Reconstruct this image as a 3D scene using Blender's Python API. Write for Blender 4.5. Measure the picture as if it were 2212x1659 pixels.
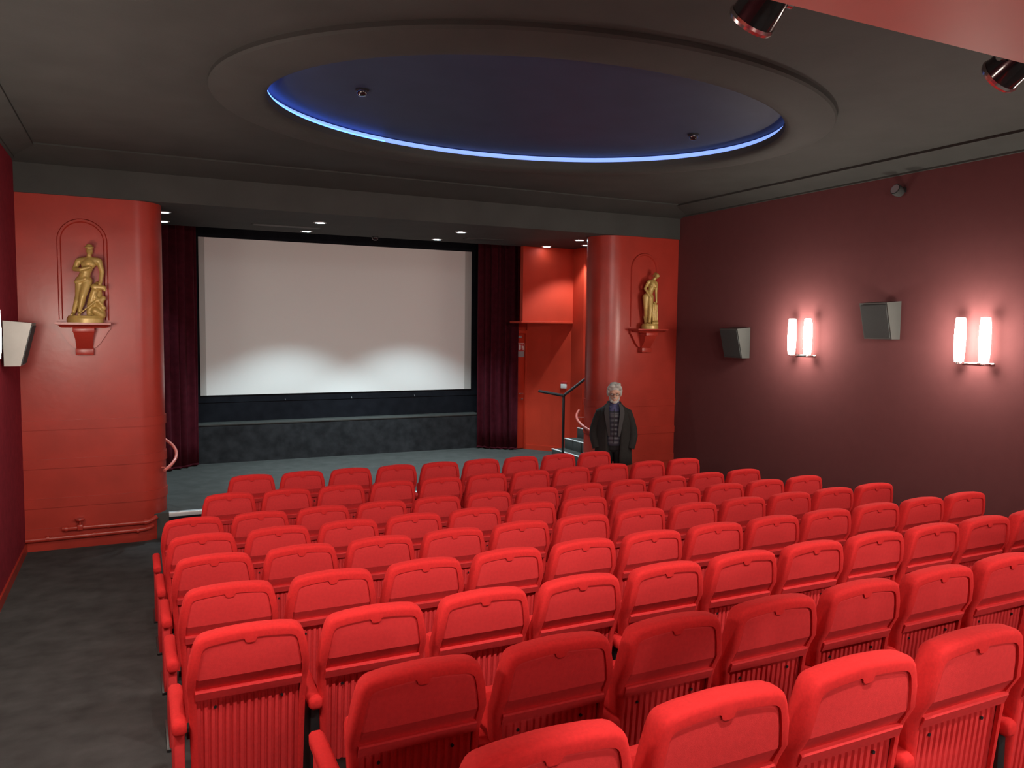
import bpy, bmesh, math, random
from mathutils import Vector, Matrix
random.seed(7)
PI = math.pi
for o in list(bpy.data.objects): bpy.data.objects.remove(o)
S = bpy.context.scene
C = S.collection

# ------------------------------------------------------------------ camera
F_PX, W_PX, H_PX = 1700.0, 2212.0, 1659.0
YAW, PITCH, ROLL = 0.448243319, 0.0717872373, 0.0112003892
cam_d = bpy.data.cameras.new('camera'); cam_d.sensor_fit = 'HORIZONTAL'; cam_d.sensor_width = 36.0
cam_d.lens = F_PX / W_PX * 36.0; cam_d.clip_start = 0.02; cam_d.clip_end = 100
cam = bpy.data.objects.new('camera', cam_d); C.objects.link(cam)
fw = Vector((math.sin(YAW)*math.cos(PITCH), math.cos(YAW)*math.cos(PITCH), -math.sin(PITCH)))
rt = Vector((math.cos(YAW), -math.sin(YAW), 0)); up = rt.cross(fw)
r2 = rt*math.cos(ROLL) + up*math.sin(ROLL); u2 = -rt*math.sin(ROLL) + up*math.cos(ROLL)
M = Matrix((r2, u2, -fw)).transposed().to_4x4()
cam.matrix_world = M
S.camera = cam

# ------------------------------------------------------------------ world and exposure
w = bpy.data.worlds.new('world'); S.world = w; w.use_nodes = True
w.node_tree.nodes['Background'].inputs[0].default_value = (0.01, 0.01, 0.012, 1)
w.node_tree.nodes['Background'].inputs[1].default_value = 0.3
S.view_settings.view_transform = 'Standard'; S.view_settings.look = 'None'
S.view_settings.gamma = 1.0; S.view_settings.use_curve_mapping = False
S.view_settings.exposure = 0.0

# light levels
SCONCE_E = 15.0        # glass tube emission
SCONCE_W = 54.0        # light thrown into the room by each sconce
SPOT_W = 140.0          # beam spotlights
DOWN_W = 60.0          # stage downlights
LED_E = 1.25
SOFFIT_W = 200.0
WARM = (1.0, 0.90, 0.78); COOL = (0.70, 0.93, 1.0); NEUT = (1.0, 0.92, 0.84)

# ------------------------------------------------------------------ materials
def new_mat(name):
    m = bpy.data.materials.new(name); m.use_nodes = True
    nt = m.node_tree; b = nt.nodes['Principled BSDF']
    return m, nt, b
def mat(name, col, rough=0.6, metal=0.0, var=0.0, scale=20.0, bump=0.0, bscale=None, sheen=0.0, spec=0.5, coat=0.0, detail=4.0, col2=None):
    m, nt, b = new_mat(name)
    b.inputs['Roughness'].default_value = rough; b.inputs['Metallic'].default_value = metal
    b.inputs['Specular IOR Level'].default_value = spec
    b.inputs['Coat Weight'].default_value = coat
    if sheen:
        b.inputs['Sheen Weight'].default_value = sheen; b.inputs['Sheen Roughness'].default_value = 0.5
        b.inputs['Sheen Tint'].default_value = (*[min(1, c*1.6+0.02) for c in col], 1)
    tc = nt.nodes.new('ShaderNodeTexCoord')
    if var or col2:
        n = nt.nodes.new('ShaderNodeTexNoise'); n.inputs['Scale'].default_value = scale; n.inputs['Detail'].default_value = detail
        nt.links.new(tc.outputs['Object'], n.inputs['Vector'])
        r = nt.nodes.new('ShaderNodeValToRGB')
        c2 = col2 or [min(1, c*(1+var)) for c in col]
        c1 = col if col2 else [c*(1-var) for c in col]
        r.color_ramp.elements[0].position = 0.3; r.color_ramp.elements[1].position = 0.7
        r.color_ramp.elements[0].color = (*c1, 1); r.color_ramp.elements[1].color = (*c2, 1)
        nt.links.new(n.outputs['Fac'], r.inputs['Fac']); nt.links.new(r.outputs['Color'], b.inputs['Base Color'])
    else:
        b.inputs['Base Color'].default_value = (*col, 1)
    if bump:
        n2 = nt.nodes.new('ShaderNodeTexNoise'); n2.inputs['Scale'].default_value = bscale or scale*6; n2.inputs['Detail'].default_value = 6
        nt.links.new(tc.outputs['Object'], n2.inputs['Vector'])
        bp = nt.nodes.new('ShaderNodeBump'); bp.inputs['Strength'].default_value = bump; bp.inputs['Distance'].default_value = 0.01
        nt.links.new(n2.outputs['Fac'], bp.inputs['Height']); nt.links.new(bp.outputs['Normal'], b.inputs['Normal'])
    return m
def emis(name, col, strength):
    m, nt, b = new_mat(name)
    b.inputs['Base Color'].default_value = (*[min(1, c) for c in col], 1)
    b.inputs['Emission Color'].default_value = (*col, 1); b.inputs['Emission Strength'].default_value = strength
    return m

M_SEAT = mat('red_velvet', (0.62, 0.026, 0.026), 0.85, var=0.08, scale=90, bump=0.25, bscale=900, sheen=0.35, spec=0.15)
M_PANEL = mat('red_moulded_shell', (0.62, 0.036, 0.038), 0.75, var=0.06, scale=60, bump=0.15, bscale=500, spec=0.2)
M_PILLAR = mat('red_gloss_paint', (0.38, 0.034, 0.021), 0.34, var=0.10, scale=3, bump=0.08, bscale=14, spec=0.5)
M_ALCOVE = mat('orange_red_paint', (0.52, 0.038, 0.015), 0.6, var=0.05, scale=3, bump=0.05, bscale=30, spec=0.25)
M_WALLR = mat('maroon_wall_fabric', (0.135, 0.048, 0.050), 0.95, var=0.03, scale=10, bump=0.2, bscale=400, spec=0.1)
M_WALLF = mat('crimson_wall_fabric', (0.24, 0.022, 0.036), 0.95, var=0.12, scale=14, bump=0.2, bscale=400, spec=0.1)
M_CEIL = mat('charcoal_ceiling_paint', (0.053, 0.057, 0.054), 0.75, var=0.10, scale=2.5, bump=0.1, bscale=30, spec=0.25)
M_DOME = mat('midnight_dome_paint', (0.035, 0.050, 0.100), 0.6, var=0.08, scale=3, spec=0.2)
M_SOFFIT = mat('red_soffit_paint', (0.58, 0.10, 0.075), 0.5, var=0.06, scale=2)
M_CARPET = mat('charcoal_carpet', (0.066, 0.067, 0.066), 0.98, var=0.22, scale=5, bump=0.5, bscale=260, spec=0.05, detail=8)
M_STAGE = mat('grey_stage_carpet', (0.075, 0.074, 0.070), 0.95, var=0.12, scale=6, bump=0.4, bscale=300, spec=0.05)
M_BLACKF = mat('black_masking_cloth', (0.012, 0.013, 0.017), 0.95, var=0.2, scale=6, spec=0.05)
M_PODIUM = mat('black_podium_felt', (0.026, 0.027, 0.030), 0.9, var=0.35, scale=7, spec=0.1, detail=8)
M_SCREEN = mat('matte_white_screen', (0.88, 0.87, 0.85), 0.9, spec=0.05)
M_SCREENE = mat('screen_border_cloth', (0.55, 0.54, 0.52), 0.9, spec=0.05)
M_CURT = mat('burgundy_velvet', (0.060, 0.006, 0.012), 0.9, var=0.2, scale=12, sheen=0.3, spec=0.1)
M_GOLD = mat('old_gold_paint', (0.52, 0.36, 0.11), 0.38, metal=0.15, var=0.15, scale=18, bump=0.1, bscale=90)
M_BLACKM = mat('black_metal', (0.012, 0.012, 0.013), 0.4, spec=0.5)
M_GLOSSB = mat('gloss_black_housing', (0.010, 0.010, 0.012), 0.16, spec=0.6, coat=0.5)
M_CHROME = mat('polished_steel', (0.75, 0.75, 0.74), 0.18, metal=1.0)
M_ALU = mat('aluminium_nosing', (0.80, 0.84, 0.85), 0.35, metal=0.35)
M_WHITEP = mat('white_nosing_paint', (0.85, 0.86, 0.86), 0.5)
M_SPK = mat('grey_speaker_shell', (0.24, 0.24, 0.22), 0.6, var=0.05, scale=8)
M_SPKD = mat('charcoal_speaker_shell', (0.060, 0.064, 0.060), 0.6, var=0.05, scale=8)
M_SPKG = mat('dark_speaker_grille', (0.035, 0.040, 0.040), 0.8, bump=0.3, bscale=300)
M_RAILP = mat('pale_red_rail_paint', (0.62, 0.16, 0.13), 0.25, spec=0.6)
M_TUBE = emis('lit_frosted_glass', WARM, SCONCE_E)
M_LENS = emis('lit_downlight_lens', COOL, 30.0)
M_LED = emis('blue_led_strip', (0.22, 0.36, 1.0), LED_E)
M_GLOWBAR = emis('added_blue_glow', (0.10, 0.26, 1.0), 3.6)
M_SPLENS = emis('lit_spot_lens', NEUT, 30.0)
M_SIGNR = mat('sign_red', (0.45, 0.02, 0.02), 0.5); M_WHITE = mat('white_plastic', (0.8, 0.8, 0.78), 0.4)
M_GREY = mat('grey_plate', (0.33, 0.33, 0.35), 0.4)
M_DARKGLASS = mat('dark_glass', (0.01, 0.01, 0.012), 0.08)
M_SKIN = mat('skin', (0.56, 0.33, 0.24), 0.55, var=0.06, scale=30)
M_HAIR = mat('grey_hair', (0.46, 0.46, 0.43), 0.7, var=0.25, scale=60, bump=0.6, bscale=140)
M_COAT = mat('black_wool', (0.012, 0.011, 0.010), 0.9, var=0.2, scale=30, sheen=0.1)
M_LAPEL = mat('charcoal_lapel', (0.040, 0.038, 0.040), 0.8)
M_VEST = mat('navy_quilted_nylon', (0.035, 0.036, 0.052), 0.4)
M_SHIRT = mat('blue_shirt', (0.060, 0.065, 0.16), 0.8)
M_TROUS = mat('black_trousers', (0.010, 0.009, 0.010), 0.9)
M_SHOE = mat('black_leather', (0.010, 0.010, 0.010), 0.35)

# ------------------------------------------------------------------ helpers
def tag(o, label=None, cat=None, group=None, kind=None):
    if label: o['label'] = label
    if cat: o['category'] = cat
    if group: o['group'] = group
    if kind: o['kind'] = kind
    return o
def thing(name, label, cat, loc=(0,0,0), rz=0.0, group=None, parent=None):
    o = bpy.data.objects.new(name, None); C.objects.link(o); o.empty_display_size = 0.1
    o.location = loc; o.rotation_euler = (0, 0, rz)
    return tag(o, label, cat, group)
def mesh(name, verts, faces, smooth=False):
    me = bpy.data.meshes.new(name); me.from_pydata([tuple(v) for v in verts], [], faces); me.update()
    bm = bmesh.new(); bm.from_mesh(me); bmesh.ops.recalc_face_normals(bm, faces=bm.faces); bm.to_mesh(me); bm.free()
    if smooth: shade(me)
    return me
def shade(me, angle=35):
    for p in me.polygons: p.use_smooth = True
    if hasattr(me, 'set_sharp_from_angle'): me.set_sharp_from_angle(angle=math.radians(angle))
def obj(name, me, m, parent=None, loc=(0,0,0), rot=(0,0,0)):
    o = bpy.data.objects.new(name, me); C.objects.link(o)
    if m and not me.materials: me.materials.append(m)
    if parent: o.parent = parent
    o.location = loc; o.rotation_euler = rot
    return o
def box_me(name, x0, x1, y0, y1, z0, z1, bev=0.0):
    bm = bmesh.new(); bmesh.ops.create_cube(bm, size=1)
    for v in bm.verts: v.co = Vector(((x0+x1)/2 + v.co.x*(x1-x0), (y0+y1)/2 + v.co.y*(y1-y0), (z0+z1)/2 + v.co.z*(z1-z0)))
    if bev: bmesh.ops.bevel(bm, geom=list(bm.edges), offset=bev, segments=2, profile=0.5, affect='EDGES')
    me = bpy.data.meshes.new(name); bm.to_mesh(me); bm.free()
    if bev: shade(me)
    return me
def box(name, m, b, parent=None, bev=0.0, loc=(0,0,0), rot=(0,0,0)):
    return obj(name, box_me(name, *b, bev=bev), m, parent, loc, rot)
def lathe_me(name, prof, n=24, cap=True):
    verts, faces = [], []
    for r, z in prof:
        for i in range(n):
            a = 2*PI*i/n; verts.append((r*math.cos(a), r*math.sin(a), z))
    for k in range(len(prof)-1):
        for i in range(n):
            j = (i+1) % n; faces.append((k*n+i, k*n+j, (k+1)*n+j, (k+1)*n+i))
    if cap:
        faces.append(tuple(range(n))); faces.append(tuple((len(prof)-1)*n+i for i in range(n)))
    return mesh(name, verts, faces, True)
def tube_me(name, pts, r, n=10, closed=False):
    pts = [Vector(p) for p in pts]; rs = r if isinstance(r, (list, tuple)) else [r]*len(pts)
    verts, faces = [], []; prev = None
    for k, p in enumerate(pts):
        t = (pts[min(k+1, len(pts)-1)] - pts[max(k-1, 0)]).normalized()
        if prev is None:
            nrm = t.cross(Vector((0,0,1)));
            if nrm.length < 1e-3: nrm = t.cross(Vector((1,0,0)))
            nrm.normalize()
        else:
            nrm = (prev - t*prev.dot(t)).normalized()
        prev = nrm; bn = t.cross(nrm)
        for i in range(n):
            a = 2*PI*i/n; verts.append(p + (nrm*math.cos(a) + bn*math.sin(a))*rs[k])
    for k in range(len(pts)-1):
        for i in range(n):
            j = (i+1) % n; faces.append((k*n+i, k*n+j, (k+1)*n+j, (k+1)*n+i))
    faces.append(tuple(range(n))); faces.append(tuple((len(pts)-1)*n+i for i in range(n)))
    return mesh(name, verts, faces, True)
def prism_me(name, poly, a0, a1, axis='z', smooth=False):
    """closed polygon extruded along an axis; poly in the two other coordinates (order x,y,z minus axis)"""
    n = len(poly); verts = []
    for a in (a0, a1):
        for p, q in poly:
            verts.append({'z': (p, q, a), 'y': (p, a, q), 'x': (a, p, q)}[axis])
    faces = [tuple(range(n)), tuple(range(n, 2*n))] + [(i, (i+1) % n, n+(i+1) % n, n+i) for i in range(n)]
    return mesh(name, verts, faces, smooth)
def capsules_me(name, caps, voxel, smooth_it=6, balls=()):
    """one continuous surface grown from tapered limbs: caps = [(p0, r0, p1, r1)], balls = [(centre, (rx,ry,rz))]"""
    bm = bmesh.new()
    for p0, r0, p1, r1 in caps:
        p0, p1 = Vector(p0), Vector(p1); d = p1-p0; L = max(d.length, 1e-4); n, st = 14, []
        for k in range(5): a = PI/2*k/4; st.append((-r0*math.cos(a), max(r0*math.sin(a), 1e-4)))
        for k in range(1, 4): st.append((L*k/4, r0+(r1-r0)*k/4))
        for k in range(5): a = PI/2*k/4; st.append((L + r1*math.sin(a), max(r1*math.cos(a), 1e-4)))
        q = d.to_track_quat('Z', 'Y'); rings = []
        for h, r in st:
            rings.append([bm.verts.new(p0 + q @ Vector((r*math.cos(2*PI*i/n), r*math.sin(2*PI*i/n), h))) for i in range(n)])
        for a, b in zip(rings, rings[1:]):
            for i in range(n): bm.faces.new((a[i], a[(i+1) % n], b[(i+1) % n], b[i]))
        bm.faces.new(rings[0][::-1]); bm.faces.new(rings[-1])
    for c, (rx, ry, rz) in balls:
        bmesh.ops.create_icosphere(bm, subdivisions=3, radius=1, matrix=Matrix.Translation(c) @ Matrix.Diagonal((rx, ry, rz, 1)))
    me = bpy.data.meshes.new(name+'_cage'); bm.to_mesh(me); bm.free()
    o = bpy.data.objects.new(name+'_cage', me); C.objects.link(o)
    md = o.modifiers.new('r', 'REMESH'); md.mode = 'VOXEL'; md.voxel_size = voxel
    if smooth_it:
        sm = o.modifiers.new('s', 'SMOOTH'); sm.factor = 0.5; sm.iterations = smooth_it
    dg = bpy.context.evaluated_depsgraph_get()
    res = bpy.data.meshes.new_from_object(o.evaluated_get(dg)); res.name = name
    bpy.data.objects.remove(o); bpy.data.meshes.remove(me)
    for p in res.polygons: p.use_smooth = True
    return res
def loft_me(name, rings, closed=True, caps=False):
    n = len(rings[0]); verts = [v for r in rings for v in r]; faces = []
    for k in range(len(rings)-1):
        for i in range(n if closed else n-1):
            j = (i+1) % n; faces.append((k*n+i, k*n+j, (k+1)*n+j, (k+1)*n+i))
    if caps: faces.append(tuple(range(n))); faces.append(tuple((len(rings)-1)*n+i for i in range(n)))
    return mesh(name, verts, faces, True)
def spot(name, parent, loc, target, watt, col, deg, blend=0.5, size=0.03):
    l = bpy.data.lights.new(name, 'SPOT'); l.energy = watt; l.color = col; l.spot_size = math.radians(deg); l.spot_blend = blend; l.shadow_soft_size = size
    o = bpy.data.objects.new(name, l); C.objects.link(o); o.parent = parent
    o.location = loc; o.rotation_euler = (Vector(target)-Vector(loc)).to_track_quat('-Z', 'Y').to_euler()
    return o
def copy_tree(o, parent=None):
    c = o.copy(); C.objects.link(c)
    if parent is not None: c.parent = parent
    for ch in o.children: copy_tree(ch, c)
    return c
def ordinal(n): return {1:'first',2:'second',3:'third',4:'fourth',5:'fifth',6:'sixth',7:'seventh',8:'eighth',9:'ninth',10:'tenth',11:'eleventh',12:'twelfth'}[n]
def st(name, me, m, label, cat, parent=None, **k):
    o = obj(name, me, m, parent, **k)
    if parent is None: tag(o, label, cat, kind='structure')
    return o

# ------------------------------------------------------------------ the room
XL, XR, YB, YF = -1.12, 7.65, -2.6, 10.0          # side walls, wall behind the camera, pillar fronts
ZC, ZW, ZS, ZST = 1.82, 1.72, 1.385, -2.24         # ceiling, wall tops, stage ceiling, stage floor
RAMP = [(-2.75,-1.75),(0.7,-1.75),(1.68,-1.903),(2.58,-2.074),(3.48,-2.18),(4.38,-2.275),(5.31,-2.368),(6.19,-2.449),(7.12,-2.533),(7.6,-2.535),(10.12,-2.535)]
def floor_z(y):
    for (a, za), (b, zb) in zip(RAMP, RAMP[1:]):
        if a <= y <= b: return za + (zb-za)*(y-a)/(b-a)
    return RAMP[-1][1]
poly = RAMP + [(10.12,-2.75), (-2.75,-2.75)]
st('floor', prism_me('floor', poly, XL-0.15, XR+0.15, 'x'), M_CARPET, 'dark grey carpeted floor sloping down towards the stage', 'floor')
st('wall_left', box_me('wall_left', XL-0.15, XL, YB, 13.9, -2.75, 1.95), M_WALLF, 'dark crimson fabric wall along the left aisle', 'wall')
st('wall_right', box_me('wall_right', XR, XR+0.15, YB, 13.9, -2.75, 1.95), M_WALLR, 'dark maroon wall carrying two lit sconces', 'wall')
st('wall_back', box_me('wall_back', XL-0.15, XR+0.15, YB-0.15, YB, -2.75, 1.95), M_WALLF, 'crimson wall at the rear of the hall', 'wall')
st('wall_stage', box_me('wall_stage', XL, XR, 13.78, 13.9, -2.75, 2.3), M_BLACKF, 'black wall behind the cinema screen', 'wall')
# skirting on the left wall follows the slope
sk = [(y, z) for y, z in RAMP if y < 9.98] + [(9.98, -2.535)]
st('baseboard_left', prism_me('baseboard_left', [(y, z+0.10) for y, z in sk] + [(y, z) for y, z in reversed(sk)], XL, XL+0.018, 'x'), M_PILLAR, 'low red skirting board at the foot of the left wall', 'baseboard')

# ceiling with the oval opening
EX, EY, EA, EB = 3.26, 6.25, 2.31, 1.68; RIM = 0.42
cx0, cx1, cy0, cy1 = -0.88, 7.20, 1.70, 9.45
def rect_hit(a):
    dx, dy = math.cos(a), math.sin(a); t = 1e9
    if dx > 1e-9: t = min(t, (cx1-EX)/dx)
    if dx < -1e-9: t = min(t, (cx0-EX)/dx)
    if dy > 1e-9: t = min(t, (cy1-EY)/dy)
    if dy < -1e-9: t = min(t, (cy0-EY)/dy)
    return (EX+dx*t, EY+dy*t)
angs = sorted([2*PI*i/128 for i in range(128)] + [math.atan2(y-EY, x-EX) % (2*PI) for x in (cx0, cx1) for y in (cy0, cy1)])
n = len(angs); vs = []
def ell(a, o): 
    dx, dy = math.cos(a), math.sin(a); A, B = EA+o, EB+o
    t = 1/math.sqrt((dx/A)**2+(dy/B)**2); return (EX+dx*t, EY+dy*t)
for a in angs: vs.append((*ell(a, RIM), ZC))
for a in angs: vs.append((*rect_hit(a), ZC))
for a in angs: vs.append((*ell(a, RIM), ZC+0.25))
for a in angs: vs.append((*rect_hit(a), ZC+0.25))
fs = []
for i in range(n):
    j = (i+1) % n; fs += [(i, j, n+j, n+i), (2*n+i, 2*n+j, 3*n+j, 3*n+i), (n+i, n+j, 3*n+j, 3*n+i)]
st('ceiling', mesh('ceiling', vs, fs), M_CEIL, 'dark charcoal ceiling with a large oval recess', 'ceiling')
# cornices: sloping coves round the ceiling, with a small step where they meet it
def cove(name, prof, a0, a1, axis, label):
    st(name, prism_me(name, prof, a0, a1, axis), M_CEIL, label, 'cornice')
cove('trim_1', [(7.20,1.86),(7.20,1.795),(7.215,1.795),(7.62,1.735),(7.62,1.715),(7.65,1.715),(7.70,1.86)], 1.70, 9.97, 'y', 'charcoal cornice running above the right wall')
cove('trim_2', [(-0.88,1.86),(-0.88,1.795),(-0.895,1.795),(-1.09,1.735),(-1.09,1.715),(-1.12,1.715),(-1.17,1.86)], 1.70, 9.97, 'y', 'charcoal cornice running above the left wall')
cove('trim_3', [(9.45,1.86),(9.45,1.805),(9.46,1.805),(9.97,1.70),(9.97,ZS),(12.2,ZS),(12.2,1.86)], XL, XR, 'x', 'charcoal bulkhead and flat ceiling above the stage')
# the oval rim with its cove lighting
def ring(name, prof, m, parent, label=None):
    N = 128; rings = []
    for o_, z in prof:
        rings.append([((*ell(2*PI*i/N, o_), z)) for i in range(N)])
    return obj(name, loft_me(name, rings), m, parent)
dome = thing('ceiling_oval', 'oval ceiling recess with moulded rim and blue cove light', 'ceiling feature', (0,0,0)); 
ring('rim', [(0.42,1.85),(0.42,1.79),(0.405,1.772),(0.33,1.752),(0.22,1.738),(0.12,1.734),(0.05,1.740),(0.015,1.752),(0.0,1.770),(0.0,1.832),(0.06,1.832)], M_CEIL, dome)
ring('led_strip', [(0.05,1.832),(0.045,1.834),(0.045,1.886),(0.05,1.888)], M_LED, dome)
bar = []
for o_, z in ((0.0,1.834),(0.0,1.846),(0.03,1.850),(0.03,1.834)):
    bar.append([(*ell(math.radians(122 + 72*i/40), o_), z) for i in range(41)])
obj('added_glow_bar', loft_me('added_glow_bar', [list(r) for r in zip(*bar)], True, True), M_GLOWBAR, dome)  # extra glowing bar, added to spread blue light over the panel's left end
N = 128
dv = [(*ell(2*PI*i/N, 0.2), 1.895) for i in range(N)] + [(*ell(2*PI*i/N, 0.2), 1.94) for i in range(N)]
obj('dome_panel', mesh('dome_panel', dv, [tuple(range(N)), tuple(range(N, 2*N))] + [(i, (i+1)%N, N+(i+1)%N, N+i) for i in range(N)]), M_DOME, dome)
# red soffit over the camera
st('ceiling_soffit', box_me('ceiling_soffit', XL, XR, YB, 1.70, 0.90, 1.86), M_SOFFIT, 'red painted soffit overhead at the back of the hall', 'soffit')

# ------------------------------------------------------------------ stage
st('floor_stage', box_me('floor_stage', XL, XR, 10.05, 13.78, -2.75, ZST), M_STAGE, 'grey carpeted stage floor below the screen', 'stage')
nz = box('stage_nosing', M_ALU, (0.335, 6.2, 10.025, 10.10, ZST-0.045, ZST+0.006), bev=0.004)
tag(nz, 'long shiny metal nosing along the front edge of the stage', 'nosing')
rs = box('stage_riser', M_BLACKF, (0.335, 6.2, 10.03, 10.05, -2.55, ZST-0.047)); tag(rs, 'black riser board under the metal stage edge', 'riser')

def pillar(name, xw, xe, r, left, label, niche_x):
    """flat front at y=10 from the side wall to a rounded end"""
    th = 2*r; pts = []
    s = 1 if left else -1
    cx, cy = xe - s*r, YF + r
    arc = [(cx + s*r*math.sin(PI*k/24), cy - r*math.cos(PI*k/24)) for k in range(25)]
    poly = [(xw, YF)] + arc + [(xw, YF+th)]
    p = st(name, prism_me(name, poly, -2.75, ZS+0.005, 'z', True), M_PILLAR, label, 'pillar')
    def band(nm, off, z0, z1, m=M_PILLAR):
        a2 = [(cx + s*(r+off)*math.sin(PI*k/24), cy - (r+off)*math.cos(PI*k/24)) for k in range(25)]
        pl = [(xw, YF-off)] + a2 + [(xw, YF+th+off)]
        return obj(nm, prism_me(nm, pl, z0, z1, 'z', True), m, p)
    for z0 in (-1.19, -1.62, -2.06): band('band', 0.012, z0, z0+0.105)
    band('skirting', 0.016, -2.56, -2.29)
    # arched niche moulding
    nx, hw, zt, zb = niche_x, 0.25, 1.147, 0.03
    def arch(hw, zt):
        c = zt-hw; return [(nx-hw, zb), (nx-hw, c)] + [(nx - hw*math.cos(PI*k/20), c + hw*math.sin(PI*k/20)) for k in range(1, 20)] + [(nx+hw, c), (nx+hw, zb)]
    A = [arch(hw, zt), arch(hw-0.012, zt-0.012), arch(hw-0.034, zt-0.034), arch(hw-0.046, zt-0.046)]
    ys = [YF+0.002, YF-0.022, YF-0.022, YF+0.002]
    rings = [[(x, y, z) for x, z in a] for a, y in zip(A, ys)]
    obj('arch_moulding', loft_me('arch_moulding', rings, closed=False), M_PILLAR, p)
    return p, (cx, cy, r, s)
pl, Lc = pillar('wall_front_left', XL-0.02, 0.325, 0.32, True, 'red painted pillar wall with rounded end left of the screen', -0.49)
pr, Rc = pillar('wall_front_right', XR+0.02, 6.268, 0.35, False, 'red painted pillar wall with rounded end right of the screen', 7.02)

def corbel(x, label):
    t = thing('corbel_shelf', label, 'shelf', (x, YF, 0), group='corbel shelves under the statues')
    m = M_PILLAR
    # S-curved backplate
    half = [(0.26,-0.02),(0.26,-0.07),(0.235,-0.095),(0.215,-0.13),(0.185,-0.18),(0.15,-0.235),(0.115,-0.27),(0.10,-0.28)]
    obj('backplate', prism_me('backplate', half + [(-a, b) for a, b in reversed(half)], -0.05, 0.0, 'y'), m, t)
    # shelf slab, wider at the top
    v = []
    for z, hw, d in ((0.0,0.27,0.27),(-0.022,0.27,0.27),(-0.028,0.245,0.25),(-0.055,0.215,0.225)):
        v += [[(-hw,0,z),(-hw,-d,z),(hw,-d,z),(hw,0,z)]]
    obj('shelf', loft_me('shelf', v, True, True), m, t)
    box('block', m, (-0.105,0.105,-0.24,0.0,-0.105,-0.055), t, bev=0.004)
    v = [[(-0.102,0,-0.10),(-0.102,-0.215,-0.10),(0.102,-0.215,-0.10),(0.102,0,-0.10)],[(-0.084,0,-0.19),(-0.084,-0.165,-0.19),(0.084,-0.165,-0.19),(0.084,0,-0.19)],[(-0.08,0,-0.285),(-0.08,-0.085,-0.285),(0.08,-0.085,-0.285),(0.08,0,-0.285)]]
    obj('bracket', loft_me('bracket', v, True, True), m, t)
    box('block', m, (-0.088,0.088,-0.115,0.0,-0.355,-0.285), t, bev=0.004)
    return t
corbel(-0.49, 'red corbel shelf carrying the gold statue of a man in a hat')
corbel(7.02, 'red corbel shelf carrying the gold statue of a stooping woman')

# curved handrails wrapping the rounded pillar ends
def handrail(c, z0, z1, a0, a1, label):
    cx, cy, r, s = c; t = thing('curved_handrail', label, 'handrail', (cx, cy, 0), group='handrails round the pillar ends'); R = r+0.115
    pts = []
    for k in range(25):
        a = a0 + (a1-a0)*k/24; pts.append((s*R*math.sin(a), -R*math.cos(a), z1 + (z0-z1)*k/24))
    obj('rail', tube_me('rail', pts, 0.019, 12), M_RAILP, t)
    for k in (3, 21):
        p = Vector(pts[k]); q = Vector((p.x*(r/R)*0.99, p.y*(r/R)*0.99, p.z-0.03))
        obj('bracket', tube_me('bracket', [p, Vector((p.x, p.y, p.z-0.03)), q], 0.008, 8), M_RAILP, t)
    return t
handrail(Lc, -1.36, -1.72, 0.72, 2.75, 'pale red curved handrail on the left pillar end')
handrail(Rc, -1.30, -1.80, -0.35, 2.5, 'pale red curved handrail on the right pillar end beside the man')

# pipes on the left pillar
def pipe(name, pts, r, label):
    t = thing(name, label, 'pipe', (0,0,0), group='pipes along the left pillar foot')
    obj('pipe_run', tube_me('pipe_run', pts, r, 12), M_PILLAR, t); return t
p1 = pipe('heating_pipe', [(-0.76,9.955,-2.30),(-0.70,9.945,-2.30),(0.10,9.945,-2.30),(0.15,9.955,-2.285),(0.20,9.985,-2.26)], 0.026, 'upper red painted pipe with a valve on the left pillar')
box('valve_body', M_PILLAR, (-0.615,-0.555,9.905,9.985,-2.325,-2.26), p1, bev=0.012)
obj('valve_wheel', lathe_me('valve_wheel', [(0.012,0),(0.012,0.05),(0.045,0.052),(0.05,0.062),(0.045,0.074),(0.012,0.076)], 16), M_PILLAR, p1, loc=(-0.585,9.945,-2.27))
for x in (-0.72,-0.30,0.08): obj('pipe_clip', lathe_me('pipe_clip', [(0.033,-0.012),(0.033,0.012)], 14), M_PILLAR, p1, loc=(x,9.945,-2.30), rot=(0,PI/2,0))
p2 = pipe('heating_pipe', [(-1.115,9.95,-2.40),(-0.6,9.95,-2.395),(0.05,9.95,-2.385),(0.11,9.955,-2.375),(0.16,9.985,-2.36)], 0.026, 'lower red painted pipe along the foot of the left pillar')
for x in (-0.9,-0.45,0.0): obj('pipe_clip', lathe_me('pipe_clip', [(0.033,-0.012),(0.033,0.012)], 14), M_PILLAR, p2, loc=(x,9.95,-2.392), rot=(0,PI/2,0))

# ------------------------------------------------------------------ screen, masking, podium, curtains
scr = thing('cinema_screen', 'large blank white cinema screen between dark curtains', 'screen', (0,0,0))
sx0, sx1, sz0, sz1, sy = 0.963, 5.708, -1.163, 1.392, 13.66
box('screen_surface', M_SCREEN, (sx0+0.09, sx1-0.13, sy, sy+0.02, sz0, sz1), scr)
box('screen_border', M_SCREENE, (sx0, sx0+0.089, sy, sy+0.02, sz0, sz1), scr)
box('screen_border', M_SCREENE, (sx1-0.129, sx1, sy, sy+0.02, sz0, sz1), scr)
box('masking_frame', M_BLACKF, (sx0-0.12, sx1+0.16, sy+0.021, sy+0.06, sz0-0.12, sz1+0.35), scr)
pod = thing('screen_podium', 'black felt covered podium below the screen', 'podium', (0,0,0))
box('podium_body', M_PODIUM, (0.87, 5.78, 13.38, 13.77, ZST, -1.63), pod)
box('podium_top', M_STAGE, (0.86, 5.79, 13.37, 13.77, -1.63, -1.605), pod, bev=0.006)
lw = box('lower_masking', M_BLACKF, (0.87, 5.85, 13.69, 13.74, -1.604, sz0-0.125)); tag(lw, 'black masking panel between screen and podium', 'masking panel')
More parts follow.
